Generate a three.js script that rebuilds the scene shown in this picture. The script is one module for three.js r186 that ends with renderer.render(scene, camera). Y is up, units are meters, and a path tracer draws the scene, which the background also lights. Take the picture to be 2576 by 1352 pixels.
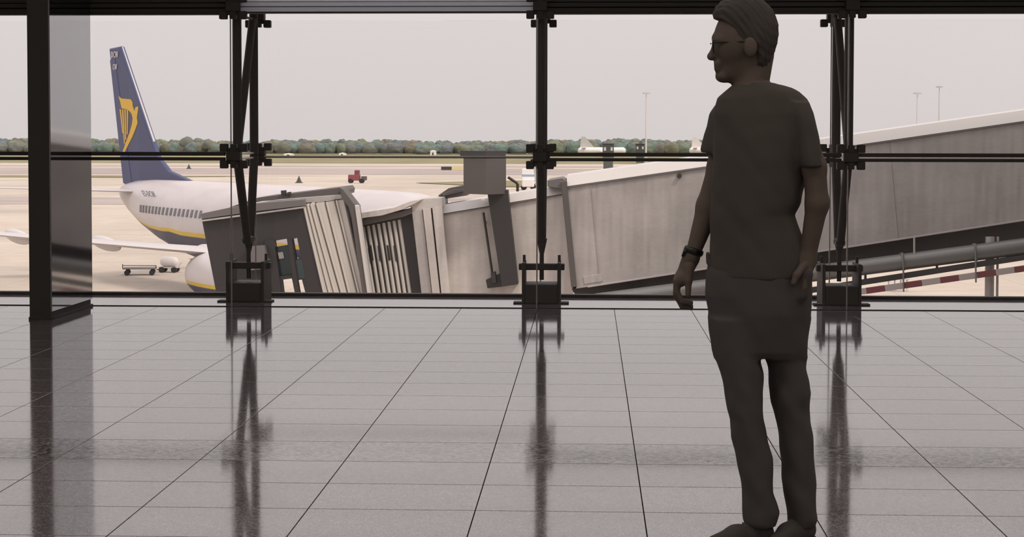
import * as THREE from 'three';
import { mergeGeometries, mergeVertices } from 'three/addons/utils/BufferGeometryUtils.js';
import { RoundedBoxGeometry } from 'three/addons/geometries/RoundedBoxGeometry.js';
import { RectAreaLightUniformsLib } from 'three/addons/lights/RectAreaLightUniformsLib.js';
import { FontLoader } from 'three/addons/loaders/FontLoader.js';
import { TextGeometry } from 'three/addons/geometries/TextGeometry.js';

// ---------------------------------------------------------------- camera, sky, sun, exposure
const scene = new THREE.Scene();
const FOCAL = 4370, EYE = 1.326, APRON = EYE - 7.49;              // focal length in pixels of a 2576 x 1352 frame; eye height; level of the apron
const camera = new THREE.PerspectiveCamera(2 * Math.atan(676 / FOCAL) * 180 / Math.PI, 2576 / 1352, 0.1, 6000);
camera.position.set(0, EYE, 0);
camera.rotation.set(-Math.atan(174 / FOCAL), Math.atan(195 / FOCAL), 0.0016, 'YXZ');
camera.setViewOffset(2576, 1352, 0, 149, 2576, 1352);             // lens shift
camera.updateMatrixWorld(true);
const renderer = new THREE.WebGLRenderer({ antialias: true });
renderer.toneMapping = THREE.LinearToneMapping;
renderer.toneMappingExposure = 1.0;
renderer.shadowMap.enabled = true;
renderer.shadowMap.type = THREE.PCFSoftShadowMap;

// seeded noise
let seed = 7;
const rnd = () => { seed = (seed * 1664525 + 1013904223) >>> 0; return seed / 4294967296; };
const hash = (x, y, s = 0) => { let h = Math.imul(x | 0, 374761393) ^ Math.imul(y | 0, 668265263) ^ Math.imul(s | 0, 1442695041); h = Math.imul(h ^ (h >>> 13), 1274126177); return ((h ^ (h >>> 16)) >>> 0) / 4294967296; };
function vnoise(x, y, px, py, s = 0) {                             // periodic value noise
  const ix = Math.floor(x), iy = Math.floor(y), fx = x - ix, fy = y - iy, u = fx * fx * (3 - 2 * fx), v = fy * fy * (3 - 2 * fy);
  const m = (a, p) => ((a % p) + p) % p;
  const a = hash(m(ix, px), m(iy, py), s), b = hash(m(ix + 1, px), m(iy, py), s), c = hash(m(ix, px), m(iy + 1, py), s), d = hash(m(ix + 1, px), m(iy + 1, py), s);
  return a + (b - a) * u + (c - a) * v + (a - b - c + d) * u * v;
}
const fbm = (u, v, f, oct, s) => { let t = 0, a = 0.5, n = 0; for (let i = 0; i < oct; i++, f *= 2, a *= 0.5) { t += a * vnoise(u * f, v * f, f, f, s + i); n += a; } return t / n; };
function tex(n, fn, srgb = true, m = n) {
  const d = new Uint8Array(n * m * 4);
  for (let y = 0; y < m; y++) for (let x = 0; x < n; x++) { const c = fn(x / n, y / m, x, y), o = (y * n + x) * 4; d[o] = c[0]; d[o + 1] = c[1]; d[o + 2] = c[2]; d[o + 3] = 255; }
  const t = new THREE.DataTexture(d, n, m); t.wrapS = t.wrapT = THREE.RepeatWrapping; t.magFilter = THREE.LinearFilter; t.minFilter = THREE.LinearMipmapLinearFilter; t.generateMipmaps = true;
  if (srgb) t.colorSpace = THREE.SRGBColorSpace; t.needsUpdate = true; return t;
}
const grey = (v) => [v, v, v];

// hazy overcast sky: brighter towards the zenith, thin soft cloud
{
  const W = 512, H = 256, d = new Float32Array(W * H * 4);
  for (let y = 0; y < H; y++) for (let x = 0; x < W; x++) {
    const up = ((y + 0.5) / H - 0.5) * Math.PI, s = Math.max(0, Math.sin(up)), o = (y * W + x) * 4;
    const c = 1 + 0.05 * (fbm(x / W, y / H, 6, 4, 3) - 0.5), k = 0.69 * (1 + 1.1 * s) * c;
    d[o] = k * 1.03; d[o + 1] = k * 0.955; d[o + 2] = k * 0.945; d[o + 3] = 1;
  }
  const t = new THREE.DataTexture(d, W, H, THREE.RGBAFormat, THREE.FloatType);
  t.mapping = THREE.EquirectangularReflectionMapping; t.colorSpace = THREE.LinearSRGBColorSpace; t.magFilter = THREE.LinearFilter; t.needsUpdate = true;
  scene.background = t;
}
const sun = new THREE.DirectionalLight(0xfff0e2, 1.95);             // sun veiled by haze, high behind on the right
sun.position.set(60, 90, -15); sun.castShadow = true; sun.shadow.radius = 20; sun.shadow.mapSize.set(2048, 2048);
Object.assign(sun.shadow.camera, { left: -120, right: 120, top: 120, bottom: -120, near: 1, far: 400 });
sun.target.position.set(0, 0, -60); scene.add(sun, sun.target);

// ---------------------------------------------------------------- helpers
const V = (x, y, z) => new THREE.Vector3(x, y, z);
function at(px, py, Z) {                                           // the point at distance Z that a pixel of the survey photograph sees
  const d = V((px - 1288) / FOCAL, -(py - 527) / FOCAL, -1).applyQuaternion(camera.quaternion);
  return d.multiplyScalar(-Z / d.z).add(camera.position);
}
const taken = {};
const numbered = (name) => { const n = taken[name] = (taken[name] ?? -1) + 1; return n ? name + '_' + String(n).padStart(3, '0') : name; };
function tag(o, label, category, group, kind) { if (label) o.userData.label = label; if (category) o.userData.category = category; if (group) o.userData.group = group; if (kind) o.userData.kind = kind; return o; }
function thing(name, label, category, pos = [0, 0, 0], group) { const o = new THREE.Group(); o.name = numbered(name); o.position.set(...pos); scene.add(o); return tag(o, label, category, group); }
function structure(name, o) { o.name = name; o.userData.kind = 'structure'; scene.add(o); return o; }
function uvm(g) {                                                  // uv in metres, by the face's main direction
  if (g.index) g = g.toNonIndexed();
  if (!g.attributes.normal) g.computeVertexNormals();
  const p = g.attributes.position, n = g.attributes.normal, uv = new Float32Array(p.count * 2);
  for (let f = 0; f < p.count; f += 3) {
    let ax = 0, ay = 0, az = 0;
    for (let i = f; i < f + 3; i++) { ax += Math.abs(n.getX(i)); ay += Math.abs(n.getY(i)); az += Math.abs(n.getZ(i)); }
    for (let i = f; i < f + 3; i++) {
      const x = p.getX(i), y = p.getY(i), z = p.getZ(i);
      if (ay >= ax && ay >= az) { uv[i * 2] = x; uv[i * 2 + 1] = z; } else if (ax >= az) { uv[i * 2] = z; uv[i * 2 + 1] = y; } else { uv[i * 2] = x; uv[i * 2 + 1] = y; }
    }
  }
  g.setAttribute('uv', new THREE.BufferAttribute(uv, 2)); return g;
}
function clean(g) { g = uvm(g); for (const k of Object.keys(g.attributes)) if (!['position', 'normal', 'uv'].includes(k)) g.deleteAttribute(k); g.clearGroups?.(); return g; }
function mesh(name, geos, mat, parent, label) {
  const list = [].concat(geos).map(clean), g = list.length > 1 ? mergeGeometries(list) : list[0];
  const o = new THREE.Mesh(g, mat); o.name = name; o.castShadow = o.receiveShadow = true; if (label) o.userData.label = label; if (parent) parent.add(o); return o;
}
const bx = (w, h, d, x, y, z, r = 0.004) => { r = Math.min(r, w / 3, h / 3, d / 3); const g = r > 0.0005 ? new RoundedBoxGeometry(w, h, d, 1, r) : new THREE.BoxGeometry(w, h, d); g.translate(x, y, z); return g; };
function rod(a, b, r0, r1 = r0, seg = 16) {
  const d = b.clone().sub(a), g = new THREE.CylinderGeometry(r1, r0, d.length(), seg);
  g.applyQuaternion(new THREE.Quaternion().setFromUnitVectors(V(0, 1, 0), d.clone().normalize())); g.translate((a.x + b.x) / 2, (a.y + b.y) / 2, (a.z + b.z) / 2); return g;
}
function beam(a, b, h, d) {                                        // a rectangular bar from a to b, h high across z, d deep
  const v = b.clone().sub(a), g = bx(v.length(), h, d, 0, 0, 0, 0.01);
  g.applyQuaternion(new THREE.Quaternion().setFromUnitVectors(V(1, 0, 0), v.clone().normalize())); g.translate((a.x + b.x) / 2, (a.y + b.y) / 2, (a.z + b.z) / 2); return g;
}
function prism(pts, Z, depth, bevel = 0.02, holes = []) {           // a slab whose face stands at distance Z, depth metres thick
  const w = (q) => { const p = at(q[0], q[1], Z); return new THREE.Vector2(p.x, p.y); };
  const s = new THREE.Shape(pts.map(w)); for (const h of holes) s.holes.push(new THREE.Path(h.map(w)));
  const g = new THREE.ExtrudeGeometry(s, { depth: Math.max(0.01, depth - 2 * bevel), bevelEnabled: bevel > 0, bevelThickness: bevel, bevelSize: bevel * 0.5, bevelOffset: -bevel * 0.5, bevelSegments: 1 });
  g.translate(0, 0, -Z - depth + bevel); return g;
}
const std = (c, roughness = 0.6, metalness = 0, more = {}) => new THREE.MeshStandardMaterial({ color: Array.isArray(c) ? new THREE.Color().setRGB(...c) : c, roughness, metalness, side: THREE.DoubleSide, ...more });

// ---------------------------------------------------------------- materials
const graniteMap = tex(512, (u, v, x, y) => { const f = fbm(u, v, 64, 3, 11), g = hash(x >> 1, y >> 1, 5), k = 132 + 40 * (f - 0.5) + (g > 0.86 ? 34 : g < 0.2 ? -38 : 0) + 14 * (fbm(u, v, 8, 3, 20) - 0.5); return [k, k * 0.965, k * 0.97]; });
const graniteRough = tex(512, (u, v, x, y) => grey(60 + 90 * fbm(u, v, 96, 2, 31) + 26 * fbm(u, v, 6, 3, 37) + (hash(x >> 1, y >> 1, 5) > 0.8 ? 34 : 0)), false);
for (const t of [graniteMap, graniteRough]) t.repeat.set(0.9, 0.9);
const granite = [1, 0.94, 1.05, 0.985].map((k, i) => new THREE.MeshPhysicalMaterial({ color: new THREE.Color().setRGB(0.82 * k, 0.79 * k, 0.86 * k), map: graniteMap, roughnessMap: graniteRough, roughness: 0.145, bumpMap: graniteRough, bumpScale: 0.00004, ior: 1.95 }));
const barReflectionMap = tex(512, (u, v, x, y) => { const f = fbm(u, v, 72, 2, 131), k = 122 + 16 * (fbm(u, v, 8, 3, 20) - 0.5) + (f > 0.56 ? 34 : f < 0.4 ? -46 : 0) + (hash(x >> 1, y >> 1, 5) > 0.86 ? 20 : 0); return [k, k * 0.965, k * 0.98]; });  // darker blotched speckle painted in for the mid bar reflection on the floor
barReflectionMap.repeat.set(0.9, 0.9);
const graniteBarReflection = new THREE.MeshPhysicalMaterial({ color: new THREE.Color().setRGB(0.74, 0.71, 0.73), map: barReflectionMap, roughnessMap: graniteRough, roughness: 0.19, bumpMap: graniteRough, bumpScale: 0.00012, ior: 1.8 });  // granite row whose darker colour carries the bar reflection
const joint = std([0.02, 0.019, 0.018], 0.9);
const darkSteel = std([0.06, 0.052, 0.047], 0.65, 0.0);
const darkPaint = std([0.055, 0.048, 0.044], 0.65);
const cableSteel = std([0.42, 0.41, 0.4], 0.35, 0.7);
const strutSteel = std([0.5, 0.49, 0.48], 0.35, 0.8);
const polishedPanel = std([0.35, 0.35, 0.36], 0.05, 1.0);
const plaster = std([0.66, 0.64, 0.62], 0.9);
const glassMat = new THREE.MeshPhysicalMaterial({ color: 0xffffff, transmission: 1, thickness: 0, roughness: 0, ior: 1.45, specularIntensity: 0.7 });
const frosted = new THREE.MeshPhysicalMaterial({ color: new THREE.Color().setRGB(0.9, 0.93, 1.0), transmission: 0.94, thickness: 0, roughness: 0.9 });

// ---------------------------------------------------------------- the room
const ZF = 13.66, ZB = 14.66, BAY = 2.424, XJ = (k) => -0.412 + BAY * k, XL = XJ(-3), XR = XJ(3), BACK = 11, CEIL = 4.0;
const floor = structure('floor', new THREE.Group());
mesh('slab', bx(XR - XL + 0.6, 0.5, 15.0 + BACK, (XL + XR) / 2, -0.262, (BACK - 15.0) / 2, 0), joint, floor);
{
  const TW = 0.602, TD = 0.4625, W = TW - 0.0036, D = TD - 0.0048, Z0 = 13.56, X0 = 0.197;   // the joint pattern: rows of 0.46 m slabs, 0.6 m wide
  const variants = Array.from({ length: 8 }, (_, i) => { const g = clean(bx(W, 0.02, D, 0, -0.01, 0, 0.0012)), uv = g.attributes.uv; for (let j = 0; j < uv.count; j++) uv.setXY(j, uv.getX(j) + i * 0.37, uv.getY(j) + i * 0.61); return g; });
  const rest = [];
  for (let r = 0; r < 54; r++) for (let c = -13; c <= 11; c++) {
    const x = X0 + (c + 0.5) * TW, z = -Z0 + (r + 0.5) * TD, dist = -z, i = Math.floor(hash(r, c, 9) * 8), near = dist > 5.0 && x / dist > -0.365 && x / dist < 0.275;
    if (x - W / 2 < XL || x + W / 2 > XR) continue;
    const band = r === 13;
    if (near) { const o = new THREE.Mesh(variants[i], band ? graniteBarReflection : granite[Math.floor(hash(r, c, 3) * 4)]); o.name = 'tile'; o.position.set(x, 0, z); o.castShadow = o.receiveShadow = true; floor.add(o); }
    else { const g = variants[i].clone(); g.translate(x, 0, z); rest.push(g); }
  }
  for (let c = -13; c <= 11; c++) { const x = X0 + (c + 0.5) * TW; if (x - W / 2 >= XL && x + W / 2 <= XR) mesh('cut_tile', bx(W, 0.02, ZF - 0.02 - Z0 - 0.004, x, -0.01, -(ZF - 0.02 + Z0) / 2, 0.001), granite[0], floor); }
  const m = new THREE.Mesh(mergeGeometries(rest), granite[1]); m.name = 'tile_field'; m.userData.kind = 'stuff'; m.receiveShadow = true; floor.add(m);
  for (let k = -3; k < 3; k++) mesh('sill_slab', bx(BAY - 0.005, 0.02, ZB - ZF - 0.03, XJ(k + 0.5), -0.01, -(ZF + ZB) / 2, 0.001), granite[3], floor);
}
structure('ceiling', mesh('ceiling', bx(XR - XL + 0.6, 0.3, 15.0 + BACK + 1.2, (XL + XR) / 2, CEIL + 0.15, (BACK - 16.2) / 2, 0), plaster));
structure('wall_back', mesh('wall_back', bx(XR - XL + 0.6, CEIL + 0.5, 0.3, (XL + XR) / 2, CEIL / 2 - 0.25, BACK + 0.15, 0), plaster));
structure('wall_left', mesh('wall_left', bx(0.3, CEIL + 0.5, 15 + BACK, XL - 0.15, CEIL / 2 - 0.25, (BACK - 15) / 2, 0), plaster));
structure('wall_right', mesh('wall_right', bx(0.3, CEIL + 0.5, 15 + BACK, XR + 0.15, CEIL / 2 - 0.25, (BACK - 15) / 2, 0), plaster));
// unseen pier blocks added off right to shade the near end of the bridge
structure('added_shade_pier', mesh('added_shade_pier', [bx(50, 19, 31, XR + 0.4 + 30.0, 2.5, -30, 0), bx(50, 20, 16, XR + 0.4 + 25, 3, -7, 0)], std([0.12, 0.115, 0.11], 0.5)));
// unseen fill lamps added over the hall to lift its dark tones
RectAreaLightUniformsLib.init();
for (const [z, L] of [[-7.5, 'long added fill lamp nearest the glass wall'], [-4, 'long added fill lamp over the standing man'], [0.5, 'long added fill lamp third from the glass wall'], [5.5, 'long added fill lamp farthest from the glass wall']]) {
  const t = thing('added_fill_lamp', L, 'lamp', [-0.4, CEIL, z], 'added fill lamps over the hall');
  mesh('housing', bx(12.1, 0.06, 0.3, 0, -0.03, 0, 0.005), std([0.5, 0.5, 0.5], 0.5), t);
  mesh('fill_lamp_diffuser', bx(12, 0.012, 0.25, 0, -0.066, 0, 0.002), std([0.8, 0.8, 0.8], 0.5, 0, { emissive: new THREE.Color(1, 0.9, 0.8), emissiveIntensity: 1.5 }), t);
  const l = new THREE.RectAreaLight(new THREE.Color(1, 0.9, 0.8), 7, 12, 0.25); l.position.set(0, -0.08, 0); l.rotation.x = -Math.PI / 2; t.add(l);
}
// double glass skin: one window per bay with an inner and an outer leaf
for (let k = -3; k < 3; k++) {
  const w = structure('window_' + (k + 4), new THREE.Group()), xc = XJ(k + 0.5), pw = BAY - 0.012;
  for (const z of [ZF, ZB]) {
    mesh('pane', bx(pw, 1.19, 0.012, xc, 0.605, -z, 0), glassMat, w);
    mesh('pane', bx(pw, 1.12, 0.012, xc, 1.775, -z, 0), glassMat, w);
    mesh('pane', bx(pw, 1.2, 0.012, xc, 3.4, -z, 0), glassMat, w);
  }
}
// glazing bars, rails and the header
let trim = 0;
const trimMesh = (geos, mat) => structure('trim_' + (++trim), mesh('trim', geos, mat));
for (let k = -3; k < 3; k++) {
  const xc = XJ(k + 0.5), frost = k === -1;
  if (!frost) {                                                    // paired mid bars, with a steel-grey gap
    trimMesh(bx(BAY - 0.1, 0.03, 0.05, xc, EYE - 0.112, -ZF + 0.0, 0.004), darkPaint);
    trimMesh(bx(BAY - 0.1, 0.026, 0.05, xc, EYE - 0.152, -ZF + 0.0, 0.004), darkPaint);
  } else {
    trimMesh(bx(BAY - 0.1, 0.012, 0.02, xc, EYE - 0.140, -ZB, 0.002), std([0.7, 0.68, 0.66], 0.6));
    trimMesh(bx(BAY - 0.1, 0.007, 0.022, xc, EYE - 0.150, -ZB, 0.001), darkPaint);
  }
  const h0 = frost ? 2.325 : 2.314, m = frost ? frosted : darkPaint;    // header: three stacked flats with grooves between
  for (const [y0, y1, dz] of [[h0 + 0.012, h0 + 0.05, 0], [h0 + 0.056, h0 + 0.09, 0.01], [h0 + 0.095, 2.8, 0]]) trimMesh(bx(BAY - 0.004, y1 - y0, 0.06, xc, (y0 + y1) / 2, -ZF - 0.03 + dz, 0.004), m);
  if (!frost) trimMesh(bx(BAY - 0.004, 0.46, 0.03, xc, h0 + 0.24, -ZF - 0.08, 0.002), darkPaint);
  else for (const y of [h0 + 0.053, h0 + 0.0925]) trimMesh(bx(BAY - 0.004, 0.008, 0.03, xc, y, -ZF - 0.04, 0.001), darkPaint);
  trimMesh(bx(BAY - 0.004, 0.012, 0.08, xc, h0 + 0.006, -ZF - 0.03, 0.002), darkPaint);
  trimMesh(bx(BAY - 0.012, 0.024, 0.09, xc, 0.012, -14.66, 0.003), darkPaint);      // bottom rail of the outer leaf
  trimMesh(bx(BAY - 0.012, 0.006, 0.012, xc, 0.003, -ZF + 0.006, 0.001), darkPaint);    // floor gasket of the inner leaf
}

// ---------------------------------------------------------------- steel trusses between the two leaves
function makeTruss() {
  const t = thing('facade_truss', '', 'truss', [0, 0, -ZF]);
  const X = 0.022, z = (Z) => -(Z - ZF), r = 0.037;
  mesh('mast', rod(V(X, 1.14, z(13.79)), V(X, 3.9, z(13.79)), r), darkSteel, t);
  mesh('mast', rod(V(X, 1.14, z(14.48)), V(X, 3.9, z(14.48)), r), darkSteel, t);
  mesh('diagonal', rod(V(X, 1.27, z(13.81)), V(X, 2.33, z(14.44)), 0.033), darkSteel, t);
  const foot = V(X, 0.47, z(14.22));
  mesh('leg', rod(V(X, 0.50, z(14.17)), V(X, 1.16, z(13.80)), 0.034, 0.037), darkSteel, t);
  mesh('leg', rod(V(X, 0.50, z(14.30)), V(X, 1.16, z(14.47)), 0.034, 0.037), darkSteel, t);
  mesh('foot_cone', [rod(V(X, 0.40, z(14.23)), V(X, 0.52, z(14.23)), 0.02, 0.045), rod(V(X, 0.5, z(14.15)), V(X, 0.5, z(14.32)), 0.038)], darkSteel, t);
  mesh('pin', rod(V(X, 0.18, z(14.23)), foot, 0.018), darkSteel, t);
  mesh('base_box', bx(0.262, 0.152, 0.36, X, 0.077, z(14.23), 0.006), darkSteel, t);
  for (const s of [-1, 1]) {
    mesh('side_plate', [bx(0.026, 0.33, 0.34, X + s * 0.144, 0.165, z(14.23), 0.004), rod(V(X + s * 0.144, 0.3, z(14.23)), V(X + s * 0.144, 0.385, z(14.23)), 0.012)], darkSteel, t);
    mesh('floor_flange', bx(0.09, 0.012, 0.12, X + s * 0.18, 0.006, z(14.1), 0.003), darkSteel, t);
  }
  mesh('clamp_bar', bx(0.376, 0.052, 0.08, X, 0.288, z(14.23), 0.006), darkSteel, t);
  for (const [Z, h] of [[13.65, 1.197], [14.69, 1.20], [13.65, 2.375], [14.69, 2.375]]) {          // patch fittings that hold the pane corners
    const f = mesh('patch_fitting', [bx(0.11, 0.075, 0.09, X, h, z(Z), 0.006), bx(0.05, 0.19, 0.06, X, h, z(Z), 0.005)], darkSteel, t);
    for (const sx of [-1, 1]) for (const sy of [-1, 1]) mesh('clamp_disc', [bx(0.062, 0.064, 0.06, X + sx * 0.078, h + sy * 0.066, z(Z), 0.008), bx(0.06, 0.03, 0.03, X + sx * 0.045, h + sy * 0.05, z(Z), 0.004)], darkSteel, f);
  }
  for (const h of [1.175, 1.215, 2.33, 2.40]) mesh('strut', rod(V(X, h, z(13.75)), V(X, h, z(14.65)), 0.010), h < 2 ? strutSteel : darkSteel, t);
  for (const Z of [ZF - 0.015, ZB - 0.015]) mesh('cable', rod(V(0, 0.0, z(Z)), V(0, 3.95, z(Z)), 0.0055), cableSteel, t, 'thin pale steel cable');
  return t;
}
{
  const proto = makeTruss(), L = ['dark steel glazing truss on a floor box left of the boarding bridge cab', 'dark steel glazing truss on a floor box before the middle of the boarding bridge', 'dark steel glazing truss just behind the standing man, with a floor box'];
  [-1, 0, 1].forEach((k, i) => { const o = i ? proto.clone() : proto; if (i) { o.name = numbered('facade_truss'); scene.add(o); } o.position.x = XJ(k); tag(o, L[i], 'truss', 'steel glazing trusses'); });
}

// ---------------------------------------------------------------- column with polished side
{
  const c = thing('column', 'tall dark column with a polished grey side panel near the left edge', 'column', [-4.03, 0, -13.09]);
  mesh('core', bx(0.158, CEIL, 1.03, -0.006, CEIL / 2, 0, 0.004), darkPaint, c);
  mesh('side_panel', bx(0.012, CEIL - 0.06, 1.04, 0.079, CEIL / 2 + 0.03, 0, 0.002), polishedPanel, c, 'polished grey metal panel');
  mesh('skirting', bx(0.178, 0.02, 1.048, 0, 0.01, 0, 0.002), darkPaint, c);
}

// ---------------------------------------------------------------- the apron and what grows beyond it
const concreteMap = tex(1024, (u, v, x, y) => {
  const f = fbm(u, v, 4, 5, 41), g = fbm(u, v, 48, 3, 47), s = fbm(u, v * 1, 2, 2, 52), streak = vnoise(u * 4, v * 90, 4, 90, 55), k = 186 + 34 * (f - 0.5) + 14 * (g - 0.5) + 22 * (s - 0.5) - (streak > 0.8 ? 26 * (streak - 0.8) * 5 : 0);
  const j = (x % 128 < 1 || y % 128 < 1) ? -22 : 0; return [k + j, (k + j) * 0.935, (k + j) * 0.865];
});
concreteMap.repeat.set(1 / 60, 1 / 60);
const concrete = std([1.0, 1.0, 1.0], 0.85, 0, { map: concreteMap });
const taxiMap = tex(512, (u, v) => { const k = 168 + 40 * (fbm(u, v, 5, 5, 61) - 0.5) + 16 * (vnoise(u * 2, v * 40, 2, 40, 64) - 0.5); return [k, k * 0.93, k * 0.9]; });
taxiMap.repeat.set(1 / 90, 1 / 40);
const taxi = std([0.95, 0.95, 0.95], 0.9, 0, { map: taxiMap });
const grassMap = tex(512, (u, v) => { const f = fbm(u, v, 6, 5, 71), g = fbm(u, v, 60, 2, 77), k = 140 + 60 * (f - 0.5) + 30 * (g - 0.5); return [k * 1.02, k * 0.97, k * 0.72]; });
grassMap.repeat.set(1 / 120, 1 / 50);
const grassMat = std([0.85, 0.85, 0.85], 1, 0, { map: grassMap });
const flat = (pts, y) => { const s = new THREE.Shape(pts.map((p) => new THREE.Vector2(p[0], p[1]))), g = new THREE.ExtrudeGeometry(s, { depth: 0.06, bevelEnabled: false }); g.rotateX(-Math.PI / 2); g.translate(0, y - 0.06, 0); return g; };   // pts are (x, distance)
structure('ground', mesh('ground', bx(3200, 0.5, 2300, 0, APRON - 0.25, -1140, 0), concrete));
const strip = (name, z0, z1, x0, x1, mat, kind) => structure(name, mesh(name, flat([[x0, z0], [x1, z0 + 3], [x1, z1], [x0, z1 - 2]], APRON + 0.05), mat));
strip('taxiway', 372, 452, -700, 700, taxi); strip('taxiway_001', 196, 222, -500, 500, taxi); strip('taxiway_002', 478, 498, -700, 700, taxi);
const gr = (label, pts, y) => { const o = mesh(numbered('grass'), flat(pts, APRON + y), grassMat); scene.add(o); tag(o, label, 'grass', null, 'stuff'); return o; };
gr('wide belt of dry grass in front of the far treeline', [[-900, 560], [900, 540], [900, 1500], [-900, 1500]], 0.08);
gr('narrow yellow green grass strip behind the aircraft crown', [[-30, 300], [-14, 318], [60, 322], [160, 322], [160, 274], [-14, 276]], 0.12);
gr('thin brown grass verge left of the aircraft tail', [[-300, 345], [-92, 338], [-70, 352], [-300, 364]], 0.12);

const leafMap = tex(256, (u, v, x, y) => { const k = 108 + 62 * (fbm(u, v, 10, 4, 81) - 0.5) + 40 * (hash(x >> 1, y >> 1, 2) - 0.5); return [k * 0.985, k * 1.015, k * 0.93]; });
const leaf = std([1, 1, 1], 1, 0, { map: leafMap });
function crownGeo(s) {
  const g = mergeVertices(new THREE.IcosahedronGeometry(1, 3)); const p = g.attributes.position;
  for (let i = 0; i < p.count; i++) { const v = V(p.getX(i), p.getY(i), p.getZ(i)), k = 0.78 + 0.5 * fbm((v.x + 2) / 4, (v.y + 2 + v.z * 0.7) / 4, 8, 3, s); v.multiplyScalar(k); p.setXYZ(i, v.x, Math.max(v.y, -0.5), v.z); }
  g.computeVertexNormals(); return g;
}
{
  const g = crownGeo(91), N = 760, im = new THREE.InstancedMesh(g, leaf, N), m = new THREE.Matrix4(), q = new THREE.Quaternion(), col = new THREE.Color();
  for (let i = 0; i < N; i++) {
    const row = i % 4, x = -520 + (i / N) * 1000 + (rnd() - 0.5) * 6, z = 890 + row * 10 + rnd() * 6;
    const tall = 2.6 + 1.5 * fbm(((x + 2000) / 4000), 0.3, 64, 3, 95) + (row > 1 ? 0.9 : 0) + 0.9 * rnd();
    q.setFromEuler(new THREE.Euler(0, rnd() * 6.28, 0));
    m.compose(V(x, APRON + tall * 0.62, -z), q, V(3.2 + rnd() * 2.4, tall * 0.95, 3 + rnd() * 2)); im.setMatrixAt(i, m);
    const b = rnd(); im.setColorAt(i, col.setRGB(0.78 + 0.3 * b, 0.85 + 0.25 * rnd(), 0.8 + 0.35 * (1 - b)));
  }
  im.name = 'tree_belt'; scene.add(im); tag(im, 'long grey green belt of trees along the horizon', 'trees', null, 'stuff');
  // a few taller trees that stand out left of the first truss
  [[470, 892, 9.0, 'taller round tree right of the tail fin, left one of the clump'], [500, 903, 8.2, 'taller round tree right of the tail fin, middle of the clump'], [526, 890, 7.4, 'lower tree right of the tail fin, beside the first truss']].forEach(([px, Z, h, L], i) => {
    const p = at(px, 385, Z), t = thing('tree', L, 'tree', [p.x, APRON + 0.08, -Z]);
    mesh('trunk', rod(V(0, 0, 0), V(0, h * 0.5, 0), 0.4, 0.25, 8), std([0.12, 0.1, 0.08], 1), t);
    const gg = crownGeo(100 + i); gg.scale(h * 0.42, h * 0.44, h * 0.4); gg.translate(0, h * 0.56, 0); mesh('crown', gg, leaf, t);
  });
}

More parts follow.
